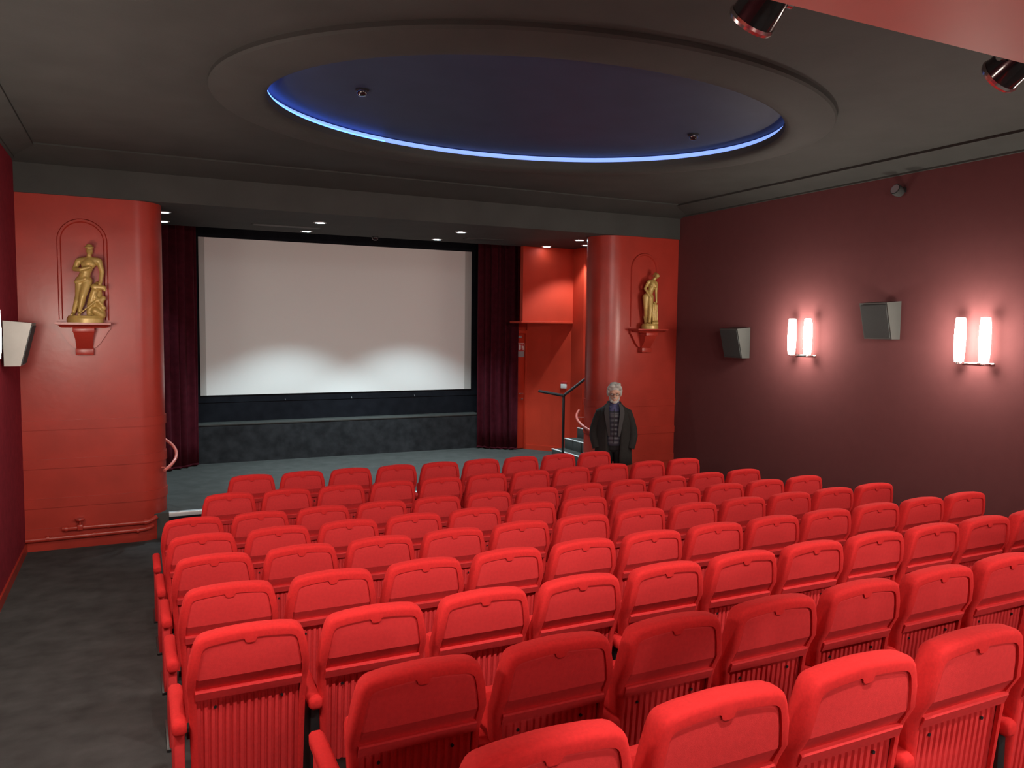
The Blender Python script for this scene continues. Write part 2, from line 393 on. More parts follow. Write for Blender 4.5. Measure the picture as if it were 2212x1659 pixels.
for x in (2.3, 3.44, 4.6):
    o = thing('masking_hook', 'small metal hook on the black masking, ' + {2.3:'left',3.44:'middle',4.6:'right'}[x] + ' one of three', 'hook', (x, 13.69, -1.25), group='hooks on the masking panel')
    box('plate', M_GREY, (-0.02,0.02,-0.006,0.0,-0.012,0.012), o); obj('hook', tube_me('hook', [(0,-0.006,0.0),(0,-0.03,-0.004),(0,-0.035,-0.02),(0,-0.022,-0.028)], 0.004, 6), M_GREY, o)

def curtain(name, path, z0, z1, label, pleats):
    t = thing(name, label, 'curtain', (0,0,0), group='stage curtains')
    pts = [Vector((*p, 0)) for p in path]; L = [0]
    for a, b in zip(pts, pts[1:]): L.append(L[-1]+(b-a).length)
    def at(s):
        for k in range(len(pts)-1):
            if s <= L[k+1]+1e-9:
                f = (s-L[k])/(L[k+1]-L[k]); d = (pts[k+1]-pts[k]).normalized(); return pts[k].lerp(pts[k+1], f), Vector((d.y,-d.x,0))
    NS = pleats*10; rings = []
    ph = [random.uniform(-0.6,0.6) for _ in range(pleats+2)]; am = [random.uniform(0.6,1.25) for _ in range(pleats+2)]
    for iz in range(13):
        f = iz/12; z = z0 + (z1-z0)*f; row = []
        for k in range(NS+1):
            s = L[-1]*k/NS; p, nn = at(s); u = pleats*k/NS; i = int(u); fr = u-i
            ph_ = ph[i]*(1-fr)+ph[i+1]*fr; a_ = am[i]*(1-fr)+am[i+1]*fr
            d = 0.045*a_*math.sin(2*PI*u + ph_*(1-0.5*f)) + 0.012*math.sin(9*u+3*f)
            row.append(p + nn*d + Vector((0,0,z + (0.012*math.sin(2*PI*u) if iz == 0 else 0))))
        rings.append(row)
    me = loft_me('curtain_cloth', rings, closed=False)
    o = obj('curtain_cloth', me, M_CURT, t); md = o.modifiers.new('thick', 'SOLIDIFY'); md.thickness = 0.006
    hr = [r for r in rings[:1]]
    hem = [[v + Vector((0,0,dz)) for v in rings[0]] for dz in (-0.03, 0.0)]
    h = obj('hem', loft_me('hem', hem, closed=False), M_CURT, t); md = h.modifiers.new('thick', 'SOLIDIFY'); md.thickness = 0.012
    box('track', M_BLACKM, (min(p[0] for p in path)-0.05, max(p[0] for p in path)+0.05, min(p[1] for p in path), max(p[1] for p in path), z1+0.005, z1+0.03), t)
curtain('stage_curtain', [(-0.35,12.72),(0.41,12.90),(0.90,13.30)], ZST+0.04, 2.0, 'dark burgundy velvet curtain at the left edge of the screen', 9)
curtain('stage_curtain', [(5.715,13.34),(5.98,13.06),(6.30,12.86)], ZST+0.04, 2.0, 'dark burgundy velvet curtain at the right edge of the screen', 6)

# ------------------------------------------------------------------ alcove right of the stage
st('wall_alcove_upper', box_me('wall_alcove_upper', 6.03, 7.02, 12.15, 12.25, 0.10, 1.9), M_ALCOVE, 'orange red upper wall lit by a downlight beside the right curtain', 'wall')
st('trim_4', box_me('trim_4', 6.0, 7.02, 12.13, 12.60, 0.075, 0.112, bev=0.006), M_ALCOVE, 'thin red ledge under the lit upper wall', 'ledge')
aw = [(6.50,12.90),(7.04,12.16),(7.14,12.24),(6.60,12.98)]
alc = st('wall_alcove_lower', prism_me('wall_alcove_lower', aw, ZST, 0.09, 'z'), M_ALCOVE, 'red angled wall behind the stage steps', 'wall')
d = Vector((0.54,-0.74)).normalized(); nrm = Vector((-d.y, d.x)) * -1
def along(s, off, z): return (6.50 + d.x*s + nrm.x*off, 12.90 + d.y*s + nrm.y*off, z)
vs = [along(s, o, z) for s in (0, 0.915) for o in (0.0, 0.015) for z in (ZST, ZST+0.09)]
obj('skirting', mesh('skirting', vs, [(0,1,3,2),(4,5,7,6),(0,1,5,4),(2,3,7,6),(1,3,7,5),(0,2,6,4)]), M_ALCOVE, alc)
vs = [along(s, o, z) for s in (0.0, 0.05) for o in (0.0, 0.02) for z in (ZST, 0.0)]
st('wall_alcove_side', box_me('wall_alcove_side', 7.02, 7.12, 11.78, 12.2, ZST, 1.9), M_ALCOVE, 'red side wall of the stage alcove', 'wall')
st('wall_alcove_far', box_me('wall_alcove_far', 7.12, XR, 11.78, 11.86, ZST, 1.9), M_ALCOVE, 'red wall above the stage steps', 'wall')
st('wall_alcove_back', box_me('wall_alcove_back', 6.34, 6.62, 12.99, 13.04, ZST, 1.9), M_ALCOVE, 'red wall around the stage door', 'wall')
# door beside the curtain
door = thing('door_1', 'red door beside the right curtain with a small sign', 'door', (0,0,0)); del door['category']; door['kind'] = 'structure'
box('leaf', M_ALCOVE, (6.33, 6.475, 12.955, 12.985, ZST+0.01, -0.12), door, bev=0.004)
box('frame', M_ALCOVE, (6.475, 6.53, 12.90, 12.985, ZST, -0.05), door, bev=0.004)
box('frame', M_ALCOVE, (6.33, 6.475, 12.90, 12.985, -0.11, -0.05), door, bev=0.004)
hd = box('handle', M_CHROME, (6.345, 6.445, 12.905, 12.92, -1.22, -1.20), door, bev=0.004)
box('spindle', M_CHROME, (6.425, 6.442, 12.92, 12.955, -1.22, -1.20), hd)
obj('lock', lathe_me('lock', [(0.022,-0.006),(0.022,0.006)], 14), M_CHROME, door, loc=(6.435,12.95,-1.31), rot=(PI/2,0,0))
obj('door_closer', box_me('door_closer', 6.335, 6.40, 12.91, 12.955, -0.19, -0.15, bev=0.006), M_GREY, door)
sg = thing('door_sign', 'small red and white notice with grey plate on the stage door', 'sign', (6.405, 12.955, -0.36))
box('plate', M_SIGNR, (-0.065,0.065,-0.006,0,-0.075,0.075), sg)
for b in ((-0.065,0.065,0.069,0.075),(-0.065,0.065,-0.075,-0.069),(-0.065,-0.059,-0.075,0.075),(0.059,0.065,-0.075,0.075)):
    box('border', M_WHITE, (b[0],b[1],-0.008,-0.006,b[2],b[3]), sg)
for b in ((-0.045,-0.015,-0.05,0.05),(-0.005,0.0,-0.04,0.045),(0.015,0.028,-0.01,0.05),(0.032,0.048,-0.05,0.02)):
    box('mark', M_WHITE, (b[0],b[1],-0.0085,-0.006,b[2],b[3]), sg)
box('lower_plate', M_GREY, (-0.062,0.062,-0.006,0,-0.18,-0.08), sg)
# stairs climbing to the right behind the pillar
stc = thing('stage_steps', 'dark carpeted steps with white nosings behind the right pillar', 'steps', (0,0,0))
for k, x in enumerate((6.43, 6.68, 6.93, 7.18)):
    z = ZST + 0.17*(k+1)
    s_ = box('step', M_STAGE, (x, 7.64, 10.72, 11.77, z-0.17, z), stc, bev=0.004)
    box('nosing', M_WHITEP, (x-0.006, x+0.035, 10.72, 11.77, z-0.004, z+0.006), s_)
rl = thing('step_railing', 'black metal railing post with sloping handrail at the steps', 'railing', (0,0,0))
obj('post', box_me('post', 6.365, 6.40, 11.28, 11.315, ZST, -1.12, bev=0.003), M_BLACKM, rl)
obj('rail', tube_me('rail', [(6.085,11.62,-1.056),(6.38,11.30,-1.115)], 0.024, 8), M_BLACKM, rl)
obj('rail', tube_me('rail', [(6.38,11.30,-1.115),(6.78,11.32,-0.86),(7.5,11.34,-0.40)], 0.024, 8), M_BLACKM, rl)
obj('cap', lathe_me('cap', [(0.026,-0.02),(0.03,0.0),(0.026,0.02)], 10), M_BLACKM, rl, loc=(6.38,11.30,-1.115))
cp = thing('call_point', 'small white and red box on the alcove wall above the railing', 'call point', along(0.76, 0.0, -1.02), math.atan2(d.y, d.x))
box('body', M_WHITE, (-0.055,0.055,-0.04,0.0,-0.06,0.02), cp, bev=0.006); box('top', M_SIGNR, (-0.06,0.06,-0.035,0.0,0.02,0.06), cp, bev=0.006)

# ------------------------------------------------------------------ lamps
def downlight(x, y, label, watt=DOWN_W, deg=84, tilt=(0,0), z=ZS, col=COOL):
    t = thing('ceiling_downlight', label, 'downlight', (x, y, z), group='downlights above the stage')
    obj('trim_ring', DL_RING, M_ALU, t); obj('lens', DL_LENS, M_LENS, t)
    spot('downlight_beam', t, (0,0,-0.03), (tilt[0], tilt[1], -2), watt, col, deg, 0.45, 0.04)
DL_RING = lathe_me('trim_ring', [(0.062,0.0),(0.062,-0.006),(0.085,-0.006),(0.088,0.0)], 24, False)
DL_LENS = lathe_me('lens', [(0.001,-0.004),(0.062,-0.004),(0.062,0.0),(0.001,0.0)], 24, False)
XS = ((0.37,'by the left pillar'),(2.31,'left of centre'),(4.36,'right of centre'),(6.37,'near the red alcove'))
for (x, lab) in XS:
    downlight(x, 10.85, 'front row ceiling downlight over the stage, ' + lab, DOWN_W*(2.2 if x > 6 else 1.0))
    downlight(x + (0.03 if x > 0.4 else 0.02), 12.0 if x > 6 else (11.95 if x > 0.4 else 11.82), 'back row ceiling downlight over the stage, ' + lab, DOWN_W*(0.6 if x > 6 else 1.0 if x < 1 else 5.6), 50 if x > 6 else 94, (0, -1.6) if x > 6 else (0, 0))
downlight(6.86, 11.45, 'ceiling downlight over the steps behind the right pillar', DOWN_W*2.2, 112)

def sconce(x, y, s, label):
    t = thing('wall_sconce', label, 'wall lamp', (x, y, 0), group='twin tube wall sconces')
    box('wall_plate', M_CHROME, tuple(sorted((0.0, s*0.012))) + (-0.17, 0.17, -0.325, -0.30), t, bev=0.003)
    for dy in (-0.13, 0.13):
        g = obj('glass_tube', SC_TUBE, M_TUBE, t, loc=(s*0.11, dy, -0.075))
        obj('holder', SC_HOLD, M_CHROME, t, loc=(s*0.11, dy, -0.075)); obj('arm', tube_me('arm', [(0, dy, -0.312), (s*0.11, dy, -0.315)], 0.008, 8), M_CHROME, t)
    l = bpy.data.lights.new('sconce_glow', 'POINT'); l.energy = SCONCE_W; l.color = WARM; l.shadow_soft_size = 0.12
    lo = bpy.data.objects.new('sconce_glow', l); C.objects.link(lo); lo.parent = t; lo.location = (s*0.36, 0, -0.05)
    return t
SC_TUBE = lathe_me('glass_tube', [(0.03,-0.225),(0.043,-0.222),(0.050,-0.15),(0.054,0.0),(0.050,0.15),(0.043,0.222),(0.03,0.225)], 20)
SC_HOLD = lathe_me('holder', [(0.02,-0.245),(0.028,-0.24),(0.028,-0.226),(0.02,-0.226)], 14)
sconce(XR, 7.36, -1, 'lit twin tube sconce on the right wall, nearer the stage')
sconce(XR, 5.10, -1, 'lit twin tube sconce on the right wall, nearer the camera')
sconce(XL, 7.36, 1, 'lit twin tube sconce on the left wall beside the pale speaker')
sconce(XL, 5.10, 1, 'lit twin tube sconce on the left wall beside the middle rows')
sconce(XR, 2.84, -1, 'lit twin tube sconce on the right wall beside the rear rows')
sconce(XL, 2.84, 1, 'lit twin tube sconce on the left wall beside the rear rows')

for x_, lb in ((1.4,'left'),(5.2,'right')):  # unseen pair added behind the camera to brighten the soffit
    q = sconce(0, 0, 1, 'added unseen twin tube sconce on the rear wall, %s one' % lb); q.location = (x_, YB, 0); q.rotation_euler = (0, 0, PI/2)

def speaker(x, y, z, s, label, shell):
    t = thing('wall_speaker', label, 'speaker', (x, y, z), group='surround speakers on the side walls')
    prof = [(0.04,0.21),(0.27,0.19),(0.17,-0.21),(0.04,-0.21)]
    obj('cabinet', prism_me('cabinet', [(s*a, b) for a, b in prof], -0.18, 0.18, 'y'), shell, t)
    v = [[(s*0.262,yy,0.165),(s*0.272,yy,0.165),(s*0.182,yy,-0.195),(s*0.172,yy,-0.195)] for yy in (-0.165, 0.165)]
    obj('grille', loft_me('grille', v, True, True), M_SPKG, t)
    box('bracket', M_BLACKM, tuple(sorted((0.0, s*0.045))) + (-0.05,0.05,-0.06,0.06), t)
speaker(XR, 8.50, -0.175, -1, 'grey wall speaker on the right wall nearest the stage', M_SPKD)
speaker(XR, 6.16, 0.125, -1, 'grey wall speaker between the two lit sconces', M_SPKD)
speaker(XL, 8.72, -0.20, 1, 'pale wall speaker lit by the left sconce', M_SPK)

wl = thing('wall_projector_lamp', 'small dark lamp high on the right wall under the cornice', 'lamp', (XR, 6.04, 1.54))
box('bracket', M_BLACKM, (-0.06,0.0,-0.03,0.03,-0.02,0.03), wl, bev=0.004)
obj('head', lathe_me('head', [(0.02,-0.06),(0.045,-0.05),(0.06,0.0),(0.06,0.05),(0.05,0.055)], 16), M_SPKG, wl, loc=(-0.10,0,-0.01), rot=(0,-1.2,0))
obj('lens', lathe_me('lens', [(0.02,0.05),(0.05,0.056)], 16), M_GREY, wl, loc=(-0.10,0,-0.01), rot=(0,-1.2,0))

def detector(x, y, z, label):
    t = thing('smoke_detector', label, 'detector', (x, y, z), group='ceiling detectors')
    obj('base', lathe_me('base', [(0.055,0.0),(0.055,-0.012),(0.05,-0.016)], 20), M_BLACKM, t)
    obj('head', lathe_me('head', [(0.045,-0.016),(0.043,-0.035),(0.03,-0.05),(0.008,-0.054)], 20), M_GLOSSB, t)
detector(1.698, 6.374, 1.895, 'small black ceiling detector at the left of the oval')
detector(4.960, 6.296, 1.895, 'small black ceiling detector at the right of the oval')
detector(3.43, 12.12, ZS, 'small black ceiling detector above the screen')
for xx0, xx1, y, lab in ((1.50,2.45,11.45,'left'),(4.70,5.32,11.52,'right')):
    g = thing('ceiling_grille', 'dark slotted ceiling air grille over the stage, %s one' % lab, 'grille', (0,0,0), group='air grilles above the stage')
    box('frame', M_CEIL, (xx0, xx1, y-0.09, y+0.09, ZS-0.006, ZS), g)
    for k in range(4): box('slat', M_BLACKM, (xx0+0.02, xx1-0.02, y-0.072+0.042*k, y-0.05+0.042*k, ZS-0.010, ZS-0.006), g)

# spotlights fixed to the front edge of the soffit
SPB = lathe_me('housing', [(0.018,-0.09),(0.038,-0.085),(0.056,-0.065),(0.066,-0.028),(0.071,0.028),(0.073,0.068)], 28)
SPR = lathe_me('bezel', [(0.062,0.067),(0.075,0.067),(0.079,0.076),(0.075,0.086),(0.062,0.086)], 28, False)
SPL = lathe_me('lens', [(0.001,0.076),(0.063,0.076)], 28, False)
def spotlight(x, label, tgt, deg=106, k=1.0):
    base = Vector((x, 1.70, 1.085)); t = thing('stage_spotlight', label, 'spotlight', base, group='spotlights under the soffit edge')
    c = Vector((0, 0.20, -0.075)); q = (Vector(tgt)-base-c).to_track_quat('Z', 'Y').to_euler()
    h = obj('housing', SPB, M_GLOSSB, t, loc=c, rot=q)
    obj('bezel', SPR, M_CHROME, t, loc=c, rot=q); obj('lens', SPL, M_SPLENS, t, loc=c, rot=q)
    box('mounting_plate', M_BLACKM, (-0.05,0.05,0.0,0.02,-0.06,0.06), t, bev=0.004)
    obj('yoke', tube_me('yoke', [(-0.083,0.20,-0.075),(-0.083,0.16,0.03),(0,0.10,0.05),(0.083,0.16,0.03),(0.083,0.20,-0.075)], 0.011, 8), M_BLACKM, t)
    obj('arm', tube_me('arm', [(0,0.01,0.03),(0,0.11,0.05)], 0.014, 8), M_BLACKM, t)
    for s in (-1, 1): obj('knob', lathe_me('knob', [(0.016,-0.012),(0.016,0.012)], 12), M_CHROME, t, loc=(s*0.088,0.20,-0.075), rot=(0,PI/2,0))
    dr = (Vector(tgt)-base-c).normalized()
    spot('spot_beam', t, c + dr*0.11, Vector(tgt)-base, SPOT_W*k, NEUT, deg, 0.6, 0.05)
spotlight(1.76, 'gloss black spotlight at the red soffit edge, left one in view', (1.6, 5.6, -2.0), 80, 1.05)
spotlight(2.98, 'gloss black spotlight at the red soffit edge, right one in view', (3.4, 6.8, -1.8), 106, 1.1)
spotlight(4.24, 'gloss black spotlight at the red soffit edge, beyond the right one', (5.0, 6.8, -1.8), 106, 1.1)
spotlight(0.46, 'gloss black spotlight at the red soffit edge, above the left chairs', (0.6, 5.6, -2.0), 80, 1.05)

def soffit_lamp(x, y, label, watt, deg, tilt, blend=0.35):
    t = thing('soffit_downlight', label, 'downlight', (x, y, 0.90), group='downlights in the soffit')
    obj('trim_ring', DL_RING, M_ALU, t); obj('lens', DL_LENS, M_LENS, t)
    spot('soffit_beam', t, (0,0,-0.03), tilt, watt, NEUT, deg, blend, 0.05)
soffit_lamp(1.65, 0.95, 'recessed soffit downlight above the rear chairs, left one', SOFFIT_W, 56, (0, 0.15, -2))
soffit_lamp(4.3, 0.2, 'added unseen soffit downlight above the rear chairs, right one', SOFFIT_W*1.5, 113, (0, 0, -2), 0.12)  # added out of view to light the chair backs on the right
for x_, lb in ((0.9,'left'),(3.3,'middle'),(5.7,'right')): soffit_lamp(x_, -1.9, 'added unseen fill lamp in the soffit near the rear wall, %s one' % lb, 100, 164, (0, 1.2, -2))  # unseen fill lamps, added to lift the rear panels of the chairs

# ------------------------------------------------------------------ chairs
def rear_y(z):      # rear surface of the backrest (towards the camera is -y)
    K = [(0.0,0.075),(0.14,0.06),(0.58,0.018),(0.62,0.010),(0.70,-0.034),(0.83,-0.046),(0.93,-0.055)]
    for (a, ya), (b, yb) in zip(K, K[1:]):
        if z <= b: return ya + (yb-ya)*(z-a)/(b-a)
    return K[-1][1]
def chair_meshes():
    R = {}
    # half outline of the back from the bottom up to the middle of the top
    out = [(0.238,0.13),(0.240,0.30),(0.244,0.48),(0.249,0.58),(0.256,0.63),(0.255,0.69),(0.244,0.77),(0.231,0.820),(0.224,0.842),(0.214,0.859),(0.200,0.871),(0.182,0.878),(0.13,0.886),(0.07,0.890),(0.030,0.892),(0.024,0.8922),(0.019,0.8924),(0.010,0.8925),(0.0,0.8926)]
    inn = [(0.210,0.13),(0.212,0.30),(0.214,0.48),(0.217,0.58),(0.221,0.63),(0.219,0.69),(0.208,0.755),(0.199,0.800),(0.194,0.814),(0.187,0.823),(0.178,0.829),(0.165,0.833),(0.12,0.839),(0.07,0.843),(0.030,0.845),(0.024,0.840),(0.021,0.830),(0.012,0.825),(0.0,0.824)]
    full = lambda h: [(-x, z) for x, z in h] + [(x, z) for x, z in reversed(h[:-1])]
    O, I = full(out), full(inn); n = len(O); cz = 0.5
    def inset(P, d):
        r = []
        for k, (x, z) in enumerate(P):
            a = P[max(k-1,0)]; b = P[min(k+1,n-1)]; tx, tz = b[0]-a[0], b[1]-a[1]; L = math.hypot(tx, tz) or 1
            r.append((x + d*tz/L, z - d*tx/L if z > 0.14 else z))
        return r
    T = 0.098
    def thick(z): return T if z > 0.62 else T - 0.03*(0.62-z)/0.5
    rings = []
    for P, off, front in ((I, 0.016, False),(I, 0.002, False),(inset(O,0.022), 0.0, False),(inset(O,0.009), 0.004, False),(inset(O,0.002), 0.014, False),(O, 0.03, False),(O, -0.04, True),(inset(O,0.004), -0.022, True),(inset(O,0.014), -0.007, True),(inset(O,0.035), 0.0, True),(inset(O,0.12), 0.012, True)):
        rings.append([(x, rear_y(z) + (thick(z) if front else 0) + off, z) for x, z in P])
    me = loft_me('backrest', rings, closed=False)
    bm = bmesh.new(); bm.from_mesh(me); bm.verts.ensure_lookup_table()
    b0 = (len(rings)-1)*n
    bm.faces.new([bm.verts[b0+i] for i in range(n)])            # front cushion face
    bmesh.ops.recalc_face_normals(bm, faces=bm.faces); bm.to_mesh(me); bm.free(); shade(me, 50); R['backrest'] = me
    # upper rear panel with tab notch, slightly sunk, bending inwards at its foot
    up_h = [p for p in inn if p[1] >= 0.62]; up_h = [(0.219,0.618)] + up_h
    P = full(up_h); m_ = len(P); v = []; f = []
    for x, z in P: v.append((x*0.997, rear_y(z)+0.012, z-0.001))
    for x, z in P: v.append((x*0.955, rear_y(z)+0.009, z-0.008 if z > 0.65 else z))
    for i in range(m_-1): f.append((i, i+1, m_+i+1, m_+i))
    # fill: rows across by matching left/right points
    h = m_//2
    for i in range(h-1): f.append((m_+i, m_+i+1, m_+m_-2-i, m_+m_-1-i))
    f.append((m_+h-1, m_+h, m_+h+1))
    R['back_panel'] = mesh('back_panel', v, f); shade(R['back_panel'], 14)
    # lip bar under the panel
    v = []
    for x in (-0.222, 0.222): v += [(x, rear_y(0.62)+0.03, 0.626),(x, rear_y(0.62)-0.010, 0.624),(x, rear_y(0.62)-0.012, 0.617),(x, rear_y(0.585)-0.004, 0.580),(x, rear_y(0.585)+0.04, 0.576)]
    R['lip'] = mesh('lip', v, [(0,1,6,5),(1,2,7,6),(2,3,8,7),(3,4,9,8),(4,0,5,9),(0,1,2,3,4),(5,6,7,8,9)])
    # ribbed lower panel
    NR = 15; prof = []
    for k in range(NR):
        x0 = -0.222 + 0.444*k/NR; w_ = 0.444/NR
        prof += [(x0, 0.026),(x0+0.12*w_, 0.026),(x0+0.30*w_, 0.019),(x0+0.70*w_, 0.017),(x0+0.88*w_, 0.026)]
    prof.append((0.222, 0.026)); v = []; zs = (0.15, 0.36, 0.555, 0.588)
    for z in zs: v += [(x, rear_y(z)+ (dd if z < 0.56 else 0.03), z) for x, dd in prof]
    q = len(prof); f = [(k*q+i, k*q+i+1, (k+1)*q+i+1, (k+1)*q+i) for k in range(3) for i in range(q-1)]
    v += [(-0.222, rear_y(0.15)+0.05, 0.15),(0.222, rear_y(0.15)+0.05, 0.15),(-0.222, rear_y(0.59)+0.05, 0.597),(0.222, rear_y(0.59)+0.05, 0.597)]
    f.append((4*q, 4*q+1, 4*q+3, 4*q+2))
    R['ribbed_panel'] = mesh('ribbed_panel', v, f); shade(R['ribbed_panel'], 20)
    R['screw'] = lathe_me('screw', [(0.004,-0.004),(0.0065,-0.002),(0.0065,0.004)], 8)
    # folded seat
    R['seat'] = box_me('seat', -0.20, 0.20, -0.05, 0.05, -0.19, 0.17, bev=0.03)
    # armrest pad and its stand
    A = []
    for y, z0, z1, hw in ((0.015,0.478,0.508,0.020),(0.020,0.468,0.521,0.027),(0.035,0.464,0.526,0.030),(0.20,0.47,0.532,0.030),(0.385,0.478,0.538,0.030),(0.405,0.482,0.534,0.027),(0.412,0.49,0.526,0.020)):
        c = min(hw, (z1-z0)/2)*0.45; A.append([(-hw,y,z0+c),(-hw,y,z1-c),(-hw+c,y,z1),(hw-c,y,z1),(hw,y,z1-c),(hw,y,z0+c),(hw-c,y,z0),(-hw+c,y,z0)])
    R['armrest'] = loft_me('armrest', A, True, True); shade(R['armrest'], 60)
    R['stand'] = box_me('stand', -0.022, 0.022, 0.05, 0.36, -0.02, 0.44, bev=0.01)
    R['foot'] = box_me('foot', -0.035, 0.035, 0.04, 0.40, -0.035, 0.012, bev=0.004)
    R['hinge_bar'] = tube_me('hinge_bar', [(-0.25,0.17,0.36),(0.25,0.17,0.36)], 0.016, 8)
    return R
CH = chair_meshes()
for k, m in (('backrest',M_SEAT),('back_panel',M_PANEL),('lip',M_PANEL),('ribbed_panel',M_PANEL),('screw',M_BLACKM),('seat',M_SEAT),('armrest',M_SEAT),('stand',M_BLACKM),('foot',M_BLACKM),('hinge_bar',M_BLACKM)):
    CH[k].materials.append(m)
STAND_RED = CH['stand'].copy(); STAND_RED.materials.clear(); STAND_RED.materials.append(M_PANEL)
STAND_RED.name = 'end_stand'
def arm(t, x, end):
    obj('armrest', CH['armrest'], None, t, loc=(x, 0, -0.03))
    s_ = obj('stand', STAND_RED if end else CH['stand'], None, t, loc=(x, 0, 0)); obj('foot', CH['foot'], None, s_)
def chair(x, y, z, row, col, last, total):
    lab = 'red velvet cinema chair, %s from the left in the %s row from the stage' % (ordinal(col), ordinal(row))
    t = thing('cinema_chair', lab, 'chair', (x, y, z), 0, 'red cinema chairs in rows')
    obj('backrest', CH['backrest'], None, t)
    bp = obj('back_panel', CH['back_panel'], None, t); obj('lip', CH['lip'], None, bp)
    rp = obj('ribbed_panel', CH['ribbed_panel'], None, t)
    for sx in (-0.14, 0.14): obj('screw', CH['screw'], None, rp, loc=(sx, rear_y(0.53)+0.018, 0.53), rot=(PI/2,0,0))
    obj('seat', CH['seat'], None, t, loc=(0, 0.25, 0.43), rot=(math.radians(-14),0,0))
    obj('hinge_bar', CH['hinge_bar'], None, t)
    arm(t, -0.285 if col == 1 else -0.262, col == 1)
    if last: arm(t, 0.285, True)
ROWS = [(1,1.137,8.94,9,None),(2,0.811,8.035,11,None),(3,0.425,7.115,12,None),(4,0.430,6.19,12,None),(5,0.437,5.31,12,None),(6,0.435,4.38,12,None),(7,0.425,3.475,12,None),(8,0.891,2.58,11,-2.074),(9,0.914,1.68,10,-1.903)]
for row, x0, y, cnt, z in ROWS:
    for k in range(cnt):
        chair(x0+0.55*k, y, floor_z(y) if z is None else z, row, k+1, k == cnt-1, cnt)

# ------------------------------------------------------------------ statues
def statue(x, y, caps, balls, support, plinth, label, rz=0.0):
    t = thing('gold_statue', label, 'statue', (x, y, 0.0), rz, 'gold statues in the wall niches')
    obj('figure', capsules_me('figure', caps, 0.0065, 5, balls), M_GOLD, t)
    obj('support', capsules_me('support', support, 0.008, 4), M_GOLD, t)
    obj('plinth', plinth, M_GOLD, t)
def limb(*pr): return [(pr[i][0], pr[i][1], pr[i+1][0], pr[i+1][1]) for i in range(len(pr)-1)]
capsA = (limb(((0.052,0,0.705),0.026),((0.057,-0.004,0.745),0.024))                                        # neck
 + limb(((-0.03,0.005,0.675),0.036),((0.053,0,0.672),0.050),((0.135,0.005,0.680),0.036))                      # shoulders
 + limb(((0.050,-0.008,0.645),0.064),((0.022,-0.004,0.56),0.054),((-0.005,0,0.48),0.060))                     # trunk
 + limb(((0.085,-0.02,0.635),0.040),((0.015,-0.025,0.635),0.040))                                            # pectorals
 + limb(((-0.052,0.0,0.668),0.033),((-0.088,-0.012,0.580),0.026),((-0.02,-0.075,0.572),0.022),((0.07,-0.078,0.600),0.018))   # arm across the waist
 + limb(((0.150,0.005,0.675),0.033),((0.178,0.0,0.560),0.026),((0.166,-0.02,0.450),0.019),((0.158,-0.03,0.425),0.021))
 + limb(((-0.035,0,0.455),0.055),((-0.055,-0.02,0.285),0.036),((-0.108,-0.01,0.115),0.022))
 + limb(((-0.058,-0.012,0.25),0.032),((-0.075,0.0,0.20),0.033))
 + limb(((-0.112,-0.01,0.095),0.020),((-0.118,-0.075,0.085),0.014))
 + limb(((0.030,-0.005,0.455),0.055),((-0.008,-0.055,0.290),0.037),((-0.045,-0.05,0.12),0.022))
 + limb(((-0.012,-0.045,0.26),0.033),((-0.028,-0.035,0.20),0.033))
 + limb(((-0.046,-0.055,0.098),0.020),((-0.04,-0.115,0.085),0.014))
 + limb(((0.02,-0.05,0.475),0.022),((-0.07,-0.035,0.44),0.024)))
ballsA = [((0.062,-0.008,0.785),(0.034,0.040,0.045)),((0.066,-0.045,0.778),(0.010,0.012,0.014)),((0.060,-0.002,0.822),(0.052,0.056,0.009)),((0.058,0.0,0.838),(0.034,0.036,0.022)),((0.058,0.032,0.775),(0.036,0.022,0.035))]
supA = (limb(((0.125,0.03,0.42),0.035),((0.13,0.03,0.2),0.060),((0.135,0.02,0.09),0.070)) + limb(((0.10,-0.01,0.395),0.036),((0.195,-0.015,0.385),0.026),((0.205,-0.03,0.355),0.014))
 + limb(((0.10,-0.02,0.34),0.038),((0.06,-0.02,0.21),0.036),((0.045,-0.02,0.10),0.030)) + limb(((0.185,-0.01,0.27),0.030),((0.15,-0.02,0.22),0.030),((0.185,-0.02,0.16),0.028))
 + limb(((-0.03,-0.085,0.105),0.009),((0.147,-0.045,0.26),0.010)) + limb(((0.105,-0.04,0.13),0.040),((0.17,-0.02,0.08),0.034)) + limb(((0.11,-0.03,0.28),0.022),((0.17,-0.04,0.20),0.02)))
plA = lathe_me('plinth', [(0.182,0.0),(0.182,0.045),(0.172,0.058),(0.165,0.075)], 12)
for v in plA.vertices: v.co.y *= 0.62
statue(-0.475, 9.855, capsA, ballsA, supA, plA, 'gold statue of a standing man in a hat in the left niche', -0.12)
